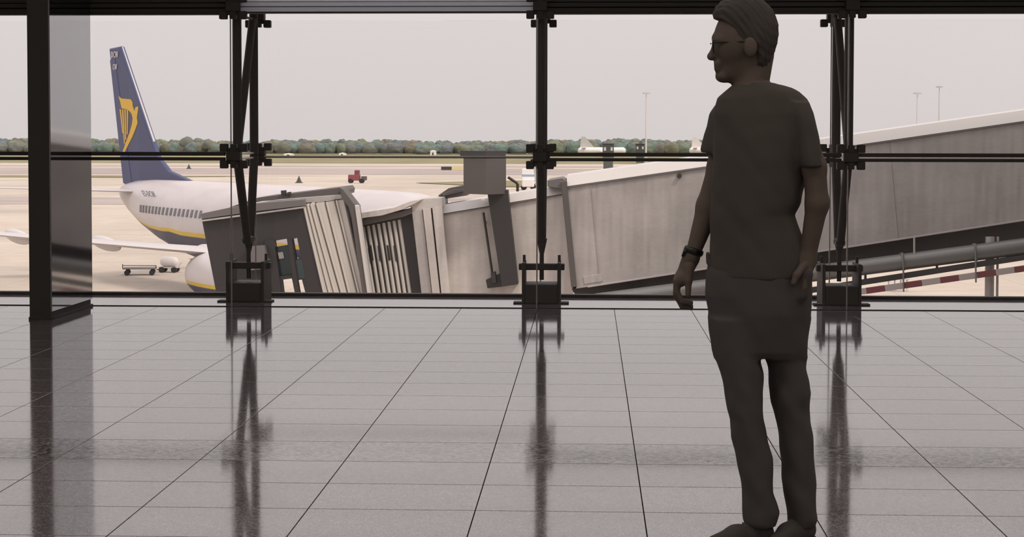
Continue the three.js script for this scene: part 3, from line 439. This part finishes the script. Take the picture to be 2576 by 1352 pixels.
{
  const tyreM = std([0.03, 0.03, 0.03], 0.9), wheels = (t, xs, z, R) => { for (const x of xs) for (const s of [-1, 1]) { const g = new THREE.CylinderGeometry(R, R, 0.25, 14); g.rotateX(Math.PI / 2); g.translate(x, R, s * z); mesh('wheel', g, tyreM, t); } };
  const v = thing('fire_truck', 'small red vehicle on the apron beyond the airliner crown', 'vehicle', groundAt(897, 300));
  mesh('body', bx(2.0, 1.0, 1.5, -0.4, 0.95, 0, 0.08), std([0.24, 0.06, 0.07], 0.6), v); mesh('cab', bx(0.8, 0.9, 1.4, 0.1, 1.8, 0, 0.1), std([0.17, 0.05, 0.055], 0.6), v); mesh('ladder_box', bx(0.9, 0.7, 1.3, 1.3, 0.85, 0, 0.05), brown, v); wheels(v, [-1, 0.9], 0.7, 0.4);
  const s = thing('service_truck', 'white and pale blue service truck left of the middle truss', 'vehicle', groundAt(1330, 262));
  mesh('box', bx(1.9, 2.2, 3.6, 0, 2.1, 0, 0.06), farWhite, s); mesh('stripe', bx(1.94, 0.35, 3.64, 0, 2.2, 0, 0.04), std([0.25, 0.38, 0.48], 0.6), s); mesh('stripe', bx(1.94, 0.2, 3.64, 0, 1.4, 0, 0.04), std([0.25, 0.38, 0.48], 0.6), s); mesh('cab', bx(1.8, 1.2, 1.4, 0, 1.1, 2.4, 0.15), farWhite, s); wheels(s, [-0.7, 0.7], 1.3, 0.42);
  const k = thing('taxiway_sign', 'low yellow and black sign on the taxiway left of the lift portal', 'sign', groundAt(1134, 395));
  mesh('board', bx(2.4, 0.8, 0.2, -1.0, 1.0, 0, 0.03), std([0.05, 0.05, 0.04], 0.7), k); mesh('board', bx(2.6, 0.8, 0.2, 1.5, 1.0, 0, 0.03), std([0.75, 0.62, 0.3], 0.6), k); mesh('post', [bx(0.12, 0.7, 0.12, -1.5, 0.35, 0), bx(0.12, 0.7, 0.12, 2, 0.35, 0)], farGrey, k);
  const d = thing('baggage_dolly', 'low flat baggage dolly under the airliner wing', 'dolly', groundAt(350, 95));
  mesh('deck', [bx(2.4, 0.08, 1.5, 0, 0.5, 0, 0.02)], midGrey, d); mesh('rail', [rod(V(-1.2, 0.5, 0.7), V(-1.2, 0.85, 0.7), 0.03), rod(V(1.2, 0.5, 0.7), V(1.2, 0.75, 0.7), 0.03), rod(V(-1.2, 0.75, 0.7), V(1.2, 0.72, 0.7), 0.025)], cabDark, d); mesh('drawbar', rod(V(1.2, 0.4, 0), V(1.6, 0.3, 0), 0.03), cabDark, d); wheels(d, [-0.9, 0.9], 0.6, 0.2);
  d.scale.setScalar(0.75); d.rotation.y = 0.2;
  const e = thing('hose_cart', 'small pale cart beside the baggage dolly under the wing', 'cart', groundAt(424, 97));
  mesh('tank', (() => { const g = new THREE.CapsuleGeometry(0.28, 0.5, 6, 14); g.rotateZ(Math.PI / 2); g.translate(0, 0.6, 0); return g; })(), farWhite, e); mesh('frame', bx(1.1, 0.08, 0.6, 0, 0.28, 0, 0.02), farGrey, e); wheels(e, [-0.35, 0.35], 0.3, 0.16); mesh('handle', rod(V(0.5, 0.3, 0), V(0.7, 0.55, 0), 0.025), farGrey, e);
  const tr = thing('work_trestle', 'pale metal trestle on the apron under the striped bar', 'trestle', groundAt(2262, 87));
  mesh('top', bx(1.1, 0.06, 0.5, 0, 0.62, 0, 0.01), farGrey, tr); for (const x of [-0.45, -0.15, 0.15, 0.45]) mesh('leg', [rod(V(x, 0.62, 0.2), V(x - 0.06, 0, 0.24), 0.025), rod(V(x, 0.62, -0.2), V(x + 0.06, 0, -0.24), 0.025)], farGrey, tr);
  for (const [px, Z, w, h, L] of [[727, 800, 4, 0.9, 'tiny white hangar at the foot of the treeline right of the first truss'], [862, 830, 3, 1.0, 'tiny pale shed at the foot of the treeline, in the open middle'], [1090, 850, 2.6, 2.2, 'tiny white hut before the trees left of the lift portal']]) { const t = thing('hangar', L, 'building', groundAt(px, Z)); mesh('wall', bx(w, h, 5, 0, h / 2, 0, 0.05), farWhite, t); const g = new THREE.CylinderGeometry(0.01, w * 0.74, 0.4, 4, 1); g.rotateY(Math.PI / 4); g.translate(0, h + 0.2, 0); mesh('roof', g, farGrey, t); mesh('door', bx(w * 0.3, h * 0.6, 0.1, 0, h * 0.3, 2.52, 0.02), farDark, t); }
  for (const [px, Z, L] of [[475, 440, 'small dark marker cone on the taxiway right of the fin'], [752, 300, 'small dark marker cone behind the airliner crown']]) { const t = thing('marker', L, 'marker', groundAt(px, Z)); mesh('cone', (() => { const g = new THREE.ConeGeometry(0.5, 1.2, 12); g.translate(0, 0.7, 0); return g; })(), farDark, t); mesh('base', bx(1.2, 0.12, 1.2, 0, 0.06, 0, 0.02), farDark, t); }
}

// ---------------------------------------------------------------- the man
{
  const ZM = 5.70, S = FOCAL / ZM * 1.0, XC = at(1930, 860, ZM).x;       // he stands 5.7 m away; S pixels per metre there
  const man = thing('person', 'man in t-shirt and jeans with glasses, standing side on, one hand in his pocket', 'person', [XC, 0, -ZM]);
  // metres in his own frame from a pixel and a distance w towards the viewer
  const M = (px, py, w = 0) => { const p = at(px, py, ZM - w); return V(p.x - XC, p.y, w); };
  const smin = (a, b, k) => { const h = Math.max(k - Math.abs(a - b), 0) / k; return Math.min(a, b) - h * h * k * 0.25; };
  const cap = (a, b, ra, rb) => { const bx_ = b.x - a.x, by = b.y - a.y, bz = b.z - a.z, l2 = bx_ * bx_ + by * by + bz * bz || 1e-9; return (x, y, z) => { const px = x - a.x, py = y - a.y, pz = z - a.z, t = Math.min(1, Math.max(0, (px * bx_ + py * by + pz * bz) / l2)), dx = px - bx_ * t, dy = py - by * t, dz = pz - bz * t; return Math.sqrt(dx * dx + dy * dy + dz * dz) - (ra + (rb - ra) * t); }; };
  const ell = (c, rx, ry, rz) => (x, y, z) => { const ax = (x - c.x) / rx, ay = (y - c.y) / ry, az = (z - c.z) / rz, k = Math.sqrt(ax * ax + ay * ay + az * az); const g = Math.sqrt((ax / rx) ** 2 + (ay / ry) ** 2 + (az / rz) ** 2) || 1e-9; return k * (k - 1) / g; };
  // stacked ellipses: rows of [py, left, right, depth centre, depth radius]
  const stack = (rows, grow = 0) => {
    const R = rows.map(([py, l, r, wc, wr]) => { const A = M(l, py, wc), B = M(r, py, wc); return [A.y, (A.x + B.x) / 2, (B.x - A.x) / 2, wc, wr]; });
    const n = R.length;
    return (x, y, z) => {
      let i = 0; while (i < n - 2 && R[i + 1][0] > y) i++;
      const A = R[i], B = R[i + 1], t = Math.min(1, Math.max(0, (A[0] - y) / (A[0] - B[0])));
      const cx = A[1] + (B[1] - A[1]) * t, a = A[2] + (B[2] - A[2]) * t + grow, cz = A[3] + (B[3] - A[3]) * t, b = A[4] + (B[4] - A[4]) * t + grow;
      const ux = (x - cx) / a, uz = (z - cz) / b, k = Math.sqrt(ux * ux + uz * uz), g = Math.sqrt((ux / a) ** 2 + (uz / b) ** 2) || 1e-9;
      const d = k > 1e-4 ? k * (k - 1) / g : -Math.min(a, b), over = Math.max(y - R[0][0], R[n - 1][0] - y);
      return over > 0 ? Math.hypot(Math.max(d, 0), over) + Math.min(d, 0) * 0 : Math.max(d, over);
    };
  };
  const join = (list, k) => (x, y, z) => { let d = list[0](x, y, z); for (let i = 1; i < list.length; i++) d = smin(d, list[i](x, y, z), k); return d; };
  function nets(fn, lo, hi, h) {                                    // surface nets on a grid of cells h
    const nx = Math.ceil((hi.x - lo.x) / h) + 1, ny = Math.ceil((hi.y - lo.y) / h) + 1, nz = Math.ceil((hi.z - lo.z) / h) + 1, f = new Float32Array(nx * ny * nz);
    for (let k = 0, p = 0; k < nz; k++) for (let j = 0; j < ny; j++) for (let i = 0; i < nx; i++, p++) f[p] = fn(lo.x + i * h, lo.y + j * h, lo.z + k * h);
    const vid = new Int32Array(nx * ny * nz).fill(-1), pos = [], ix = [], O = [0, 1, nx, nx + 1, nx * ny, nx * ny + 1, nx * ny + nx, nx * ny + nx + 1], E = [[0, 1], [0, 2], [0, 4], [1, 3], [1, 5], [2, 3], [2, 6], [3, 7], [4, 5], [4, 6], [5, 7], [6, 7]];
    for (let k = 0; k < nz - 1; k++) for (let j = 0; j < ny - 1; j++) for (let i = 0; i < nx - 1; i++) {
      const p = (k * ny + j) * nx + i; let m = 0; for (let c = 0; c < 8; c++) if (f[p + O[c]] < 0) m |= 1 << c;
      if (m === 0 || m === 255) continue;
      let sx = 0, sy = 0, sz = 0, n = 0;
      for (const [a, b] of E) { if (((m >> a) & 1) === ((m >> b) & 1)) continue; const fa = f[p + O[a]], fb = f[p + O[b]], t = fa / (fa - fb); sx += (a & 1) + ((b & 1) - (a & 1)) * t; sy += ((a >> 1) & 1) + (((b >> 1) & 1) - ((a >> 1) & 1)) * t; sz += (a >> 2) + ((b >> 2) - (a >> 2)) * t; n++; }
      vid[p] = pos.length / 3; pos.push(lo.x + (i + sx / n) * h, lo.y + (j + sy / n) * h, lo.z + (k + sz / n) * h);
    }
    const quad = (a, b, c, d, flip) => { if (a < 0 || b < 0 || c < 0 || d < 0) return; flip ? ix.push(a, c, b, a, d, c) : ix.push(a, b, c, a, c, d); };
    for (let k = 1; k < nz - 1; k++) for (let j = 1; j < ny - 1; j++) for (let i = 1; i < nx - 1; i++) {
      const p = (k * ny + j) * nx + i, s = f[p] < 0;
      if (s !== (f[p + 1] < 0)) quad(vid[p], vid[p - nx], vid[p - nx - nx * ny], vid[p - nx * ny], s ? 1 : 0);
      if (s !== (f[p + nx] < 0)) quad(vid[p], vid[p - 1], vid[p - 1 - nx * ny], vid[p - nx * ny], s ? 0 : 1);
      if (s !== (f[p + nx * ny] < 0)) quad(vid[p], vid[p - 1], vid[p - 1 - nx], vid[p - nx], s ? 1 : 0);
    }
    const g = new THREE.BufferGeometry(); g.setAttribute('position', new THREE.Float32BufferAttribute(pos, 3)); g.setIndex(ix); g.computeVertexNormals(); return g;
  }
  const box = (x0, y0, x1, y1, w0, w1) => { const a = M(x0, y1, w0), b = M(x1, y0, w0), c = M(x0, y1, w1), d = M(x1, y0, w1); return [V(Math.min(a.x, c.x), Math.min(a.y, c.y), w0), V(Math.max(b.x, d.x), Math.max(b.y, d.y), w1)]; };
  const add = (name, geo, mat, label) => { const o = new THREE.Mesh(geo, mat); o.name = name; o.castShadow = o.receiveShadow = true; if (label) o.userData.label = label; man.add(o); return o; };
  const px = (n) => n / S;
  const fold = (x, y, z, s) => 0.0018 * Math.sin(y * 40 + x * 34 + z * 28 + s) * Math.sin(x * 26 - z * 37 + y * 9 + s * 2) + 0.0007 * Math.sin(y * 74 + x * 40 - z * 50 + s) * Math.sin(x * 60 + z * 30);

  // torso (without arms), legs, in photograph rows
  const torsoRows = [[206, 1850, 1934, 0.0, 0.055], [212, 1845, 1958, 0.0, 0.065], [219, 1837, 1986, 0.0, 0.075], [230, 1822, 2008, 0.0, 0.09], [246, 1804, 2026, 0.0, 0.10], [285, 1796, 2034, 0.0, 0.115], [340, 1796, 2032, 0.0, 0.125], [400, 1794, 2026, 0.0, 0.13], [465, 1790, 2024, 0.0, 0.13], [510, 1787, 2014, 0.0, 0.128], [540, 1786, 1998, 0.0, 0.126], [566, 1786, 2008, 0.0, 0.126], [600, 1787, 2022, 0.0, 0.128], [640, 1785, 2034, 0.0, 0.13], [690, 1780, 2040, 0.0, 0.132], [704, 1782, 2038, 0.0, 0.128]];
  const hipRows = [[640, 1788, 2034, 0, 0.122], [690, 1778, 2040, 0, 0.128], [740, 1774, 2042, 0, 0.13], [785, 1784, 2038, 0, 0.13], [830, 1786, 2030, 0, 0.12], [880, 1795, 2026, 0, 0.105], [896, 1799, 2024, 0, 0.09]];
  const legA = [[800, 1785, 1925, 0.02, 0.095], [880, 1795, 1917, 0.025, 0.092], [905, 1803, 1912, 0.03, 0.088], [935, 1813, 1919, 0.035, 0.085], [990, 1821, 1919, 0.04, 0.08], [1030, 1829, 1919, 0.045, 0.075], [1055, 1838, 1921, 0.045, 0.072], [1100, 1839, 1930, 0.045, 0.07], [1150, 1851, 1943, 0.045, 0.07], [1200, 1862, 1945, 0.045, 0.069], [1240, 1867, 1946, 0.045, 0.068], [1262, 1868, 1953, 0.045, 0.069], [1288, 1868, 1960, 0.045, 0.07], [1312, 1869, 1953, 0.045, 0.068], [1322, 1878, 1951, 0.045, 0.06]];
  const legB = [[800, 1912, 2036, -0.02, 0.095], [850, 1916, 2030, -0.02, 0.093], [890, 1919, 2025, -0.02, 0.09], [925, 1930, 2028, -0.02, 0.085], [955, 1934, 2036, -0.02, 0.082], [990, 1938, 2040, -0.02, 0.08], [1015, 1940, 2036, -0.02, 0.078], [1030, 1944, 2035, -0.02, 0.076], [1060, 1952, 2039, -0.02, 0.074], [1090, 1958, 2044, -0.02, 0.072], [1140, 1964, 2048, -0.02, 0.071], [1200, 1967, 2051, -0.02, 0.07], [1240, 1970, 2052, -0.02, 0.07], [1285, 1979, 2055, -0.02, 0.068], [1305, 1982, 2057, -0.02, 0.066], [1324, 1984, 2049, -0.02, 0.06]];
  // arms
  const A1 = [M(1832, 290, -0.06), M(1814, 420, -0.09), M(1783, 520, -0.09), M(1741, 645, -0.06)], A2 = [M(2004, 296, 0.05), M(2048, 420, 0.08), M(2056, 512, 0.08), M(2030, 655, 0.06)];
  const armSkin = [cap(A1[0], A1[1], px(38), px(34)), cap(A1[1], A1[2], px(34), px(31)), cap(A1[2], A1[3], px(31), px(18)), cap(A2[0], A2[1], px(36), px(29)), cap(A2[1], A2[2], px(29), px(28)), cap(A2[2], A2[3], px(28), px(20))];
  // head: skull, face, jaw, features in left profile turned a little towards the viewer
  const c = M(1873, 84, 0), headParts = join([
    ell(M(1878, 78, 0), px(70), px(80), 0.078), ell(M(1846, 112, 0), px(52), px(66), 0.068), cap(M(1850, 168, 0.0), M(1822, 186, 0.0), px(26), px(18)), cap(M(1888, 150, 0.0), M(1846, 184, 0.0), px(30), px(22)),
    cap(M(1906, 140, 0), M(1888, 232, 0.0), px(40), px(42))], 0.03);
  const features = [cap(M(1803, 96, 0.0), M(1808, 110, 0.0), px(12), px(10)), cap(M(1800, 116, 0.0), M(1788, 140, 0.0), px(7), px(7.5)), ell(M(1790, 144, 0.0), px(10), px(8), px(11)), cap(M(1806, 160, -0.018), M(1806, 160, 0.018), px(10), px(10)), cap(M(1806, 173, -0.014), M(1806, 173, 0.014), px(9), px(9)), ell(M(1817, 193, 0.0), px(17), px(14), px(20)), cap(M(1816, 100, -0.035), M(1816, 100, 0.035), px(13), px(13))];
  const ears = [1, -1].map((s) => ell(M(1888, 118, s * 0.078), px(17), px(25), 0.012));
  const eyeballs = [1, -1].map((s) => ell(M(1815, 113, s * 0.032), px(11), px(8), 0.013));
  const head = (x, y, z) => { let d = headParts(x, y, z); for (const f of features) d = smin(d, f(x, y, z), 0.010); for (const f of eyeballs) d = smin(d, f(x, y, z), 0.004); for (const f of ears) d = smin(d, f(x, y, z), 0.006); return d; };
  // hands: palm, four bent fingers, thumb
  const F = 7.2, fingers = [];
  [[-0.105, 0, 1], [-0.087, 2, 1.05], [-0.068, 3, 1.0], [-0.05, 1, 0.86]].forEach(([w, o, k]) => {
    const p = [M(1703, 706 + o, w), M(1702, 706 + 34 * k + o, w - 0.002), M(1716, 706 + 60 * k + o, w), M(1738, 706 + 64 * k + o, w + 0.002)];
    fingers.push(join([cap(p[0], p[1], px(F + 2.5), px(F + 1.5)), cap(p[1], p[2], px(F + 1.5), px(F)), cap(p[2], p[3], px(F), px(F - 1))], 0.004));
  });
  const thumbR = join([cap(M(1735, 672, -0.045), M(1732, 706, -0.034), px(12), px(10)), cap(M(1732, 706, -0.034), M(1731, 742, -0.03), px(9), px(7))], 0.006);
  const palmR = join([cap(M(1737, 652, -0.075), M(1718, 690, -0.095), px(19), px(17)), cap(M(1737, 652, -0.07), M(1722, 694, -0.062), px(18), px(17)), cap(M(1712, 706, -0.1), M(1712, 706, -0.055), px(17), px(16))], 0.02);
  const handR = (x, y, z) => { let d = smin(palmR(x, y, z), thumbR(x, y, z), 0.012); let g = 1; for (const f of fingers) g = Math.min(g, f(x, y, z)); return smin(d, g, 0.006); };
  // the other hand rests in the side pocket: palm and fingers under the cloth, thumb outside
  const fingL = [0, 1, 2, 3].map((i) => join([cap(M(2026 - i * 3, 690, 0.10 - i * 0.018), M(2022 - i * 3, 724, 0.105 - i * 0.018), px(9), px(8)), cap(M(2022 - i * 3, 724, 0.105 - i * 0.018), M(2010 - i * 3, 748 - i * 3, 0.1 - i * 0.018), px(8), px(7))], 0.004));
  const palmL = join([cap(M(2031, 652, 0.06), M(2024, 692, 0.085), px(19), px(18)), cap(M(2031, 652, 0.06), M(2020, 690, 0.055), px(18), px(16))], 0.02), thumbL = join([cap(M(2022, 668, 0.1), M(2004, 692, 0.122), px(11), px(9)), cap(M(2004, 692, 0.122), M(1996, 712, 0.127), px(9), px(7))], 0.006);
  const handL = (x, y, z) => { let d = smin(palmL(x, y, z), thumbL(x, y, z), 0.01), g = 1; for (const f of fingL) g = Math.min(g, f(x, y, z)); return smin(d, g, 0.006); };
  const trunk = stack(torsoRows, -0.012), hips = stack(hipRows, -0.012), la = stack(legA, -0.012), lb = stack(legB, -0.012);
  const ankles = [cap(M(1912, 1300, 0.045), M(1908, 1345, 0.05), px(26), px(27)), cap(M(2020, 1305, -0.02), M(2016, 1345, -0.01), px(24), px(26))];
  const bodyField = join([trunk, hips, la, lb, ...armSkin, headParts, palmR, palmL, ...ankles], 0.018);
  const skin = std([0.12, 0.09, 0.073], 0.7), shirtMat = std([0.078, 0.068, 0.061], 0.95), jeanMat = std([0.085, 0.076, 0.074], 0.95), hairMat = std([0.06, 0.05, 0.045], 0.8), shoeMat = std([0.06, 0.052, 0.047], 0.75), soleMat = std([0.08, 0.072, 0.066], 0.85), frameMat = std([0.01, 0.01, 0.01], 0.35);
  const strip3 = (g) => { g.deleteAttribute('uv'); return g; };
  const bodyGeo = mergeGeometries([nets(bodyField, ...box(1660, 20, 2110, 1390, -0.2, 0.24), 0.0085), nets(head, ...box(1765, -10, 1965, 214, -0.11, 0.11), 0.0034), nets(handR, ...box(1675, 630, 1770, 795, -0.15, 0.0), 0.003), nets(handL, ...box(1970, 630, 2075, 770, 0.0, 0.16), 0.0034)].map(strip3));
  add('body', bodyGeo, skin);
  // shirt: torso and short sleeves, hem at the hip
  const sleeves = [stack([[262, 1800, 1866, -0.07, 0.055], [285, 1786, 1864, -0.075, 0.062], [300, 1782, 1860, -0.08, 0.064], [350, 1769, 1854, -0.088, 0.066], [374, 1761, 1850, -0.09, 0.066], [384, 1760, 1848, -0.09, 0.064]]), stack([[256, 1978, 2034, 0.05, 0.05], [285, 1982, 2046, 0.06, 0.06], [310, 1988, 2053, 0.065, 0.062], [350, 1996, 2060, 0.07, 0.062], [400, 2008, 2067, 0.08, 0.06], [420, 2012, 2073, 0.08, 0.058]])];
  const shirtT = stack(torsoRows, 0.0), hem = M(1900, 700, 0).y, neckHole = cap(M(1892, 190, 0.0), M(1886, 219, 0.0), px(46), px(41));
  const hemA = M(1780, 384, -0.09).y;
  const shirt = (x, y, z) => { let d = shirtT(x, y, z); for (const s of sleeves) d = smin(d, s(x, y, z), 0.022); d += fold(x, y, z, 1); d = Math.max(d, hem - y, -neckHole(x, y, z)); return d; };
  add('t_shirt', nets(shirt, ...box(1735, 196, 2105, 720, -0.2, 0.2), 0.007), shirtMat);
  void hemA;
  const J = [stack(hipRows, 0.002), stack(legA, 0.0), stack(legB, 0.0)], pocket = cap(M(2026, 690, 0.09), M(2016, 740, 0.09), px(19), px(17)), phone = cap(M(1780, 640, 0.02), M(1784, 662, 0.02), px(7), px(8));
  const jeans = (x, y, z) => { let d = J[0](x, y, z); d = smin(d, smin(J[1](x, y, z), J[2](x, y, z), 0.004), 0.02); d = smin(d, pocket(x, y, z), 0.02); d = smin(d, phone(x, y, z), 0.006); return d + fold(x, y, z, 4) * (y < 0.62 ? 1.5 : 0.7); };
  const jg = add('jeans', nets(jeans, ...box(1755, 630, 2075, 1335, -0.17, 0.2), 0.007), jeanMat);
  void jg;
  // hair: a cap over the skull that ends above brow, ear and nape
  const hairBase = join([ell(M(1878, 72, 0), px(75), px(81), 0.085), ell(M(1858, 36, 0), px(62), px(42), 0.074), ell(M(1912, 98, 0), px(38), px(70), 0.08), ell(M(1906, 150, 0), px(26), px(38), 0.06)], 0.03), faceCut = ell(M(1792, 118, 0), px(72), px(70), 0.2), sideCut = cap(M(1858, 150, -0.2), M(1858, 150, 0.2), px(48), px(48));
  const hair = (x, y, z) => Math.max(hairBase(x, y, z) + 0.0016 * Math.sin(x * 130 + y * 90 - z * 60) * Math.sin(y * 110 + z * 140 + x * 50) + 0.0014 * Math.sin(x * 290 - z * 240 + y * 180), -smin(faceCut(x, y, z), sideCut(x, y, z), 0.02), M(1900, 183, 0).y - y);
  add('hair', nets(hair, ...box(1780, -30, 1975, 196, -0.12, 0.12), 0.004), hairMat);
  // shoes: toes to the left and towards the viewer
  const shoe = (hx, hw, dx, dw) => {
    const heel = M(hx, 1345, hw), H = V(heel.x, 0.045, hw), T = V(heel.x + dx, 0.03, hw + dw), mid = V(heel.x + dx * 0.55, 0.042, hw + dw * 0.55);
    const up = join([cap(V(H.x, 0.042, H.z), mid, 0.040, 0.036), cap(mid, T, 0.036, 0.026), cap(V(H.x, 0.05, H.z), V(H.x + dx * 0.14, 0.072, H.z + dw * 0.14), 0.036, 0.032)], 0.02);
    const so = join([cap(V(H.x, 0.018, H.z), V(mid.x, 0.018, mid.z), 0.046, 0.046), cap(V(mid.x, 0.018, mid.z), V(T.x, 0.018, T.z), 0.048, 0.042)], 0.01);
    const lo = V(Math.min(H.x, T.x) - 0.07, -0.01, Math.min(H.z, T.z) - 0.07), hi = V(Math.max(H.x, T.x) + 0.07, 0.16, Math.max(H.z, T.z) + 0.07);
    const sg = add('shoe', nets((x, y, z) => Math.max(up(x, y, z), 0.018 - y), lo, hi, 0.004), shoeMat);
    const sole = new THREE.Mesh(nets((x, y, z) => Math.max(so(x, y, z), y - 0.02, 0.0006 - y), lo, hi, 0.004), soleMat); sole.name = 'sole'; sole.castShadow = sole.receiveShadow = true; sg.add(sole);
    const laces = []; for (let i = 0; i < 4; i++) { const t = 0.32 + i * 0.09, q = V(H.x + dx * t, 0.079 - i * 0.003, H.z + dw * t), s = V(-dw, 0, dx).normalize().multiplyScalar(0.022); laces.push(rod(q.clone().add(s), q.clone().sub(s), 0.003, 0.003, 6)); }
    const L = mesh('laces', laces, soleMat, sg); void L;
  };
  shoe(1914, 0.045, -0.155, 0.085); shoe(2020, -0.02, -0.10, 0.12);
  // glasses
  const lens = (s) => { const g = new THREE.TorusGeometry(0.021, 0.0022, 8, 28); g.rotateY(Math.PI / 2); const p = M(1789, 116, s * 0.031); g.translate(p.x + 0.006 * Math.abs(s), p.y, p.z); return g; };
  const gl = add('glasses', mergeGeometries([lens(1), lens(-1), rod(M(1788, 110, -0.012), M(1788, 110, 0.012), 0.0024), ...[1, -1].map((s) => rod(M(1793, 107, s * 0.052), M(1884, 104, s * 0.082), 0.0024))].map((g) => clean(g))), frameMat, 'thin dark glasses');
  for (const s of [1, -1]) { const g = new THREE.CylinderGeometry(0.02, 0.02, 0.0015, 24); g.rotateZ(Math.PI / 2); const p = M(1789, 116, s * 0.031); g.translate(p.x + 0.006, p.y, p.z); mesh('lens', g, glassMat, gl); }
  // wristwatch
  { const g = new THREE.TorusGeometry(px(22), 0.005, 8, 28); g.scale(1, 1, 2.2); g.rotateX(Math.PI / 2); g.rotateZ(-0.32); const p = M(1745, 632, -0.065); g.translate(p.x, p.y, p.z); const w = add('wristwatch', g, frameMat); const q = M(1721, 634, -0.06), f = new THREE.CylinderGeometry(0.017, 0.017, 0.009, 20); f.rotateZ(Math.PI / 2 - 0.32); f.translate(q.x, q.y, q.z); mesh('watch_case', f, frameMat, w); }
}

renderer.render(scene, camera);
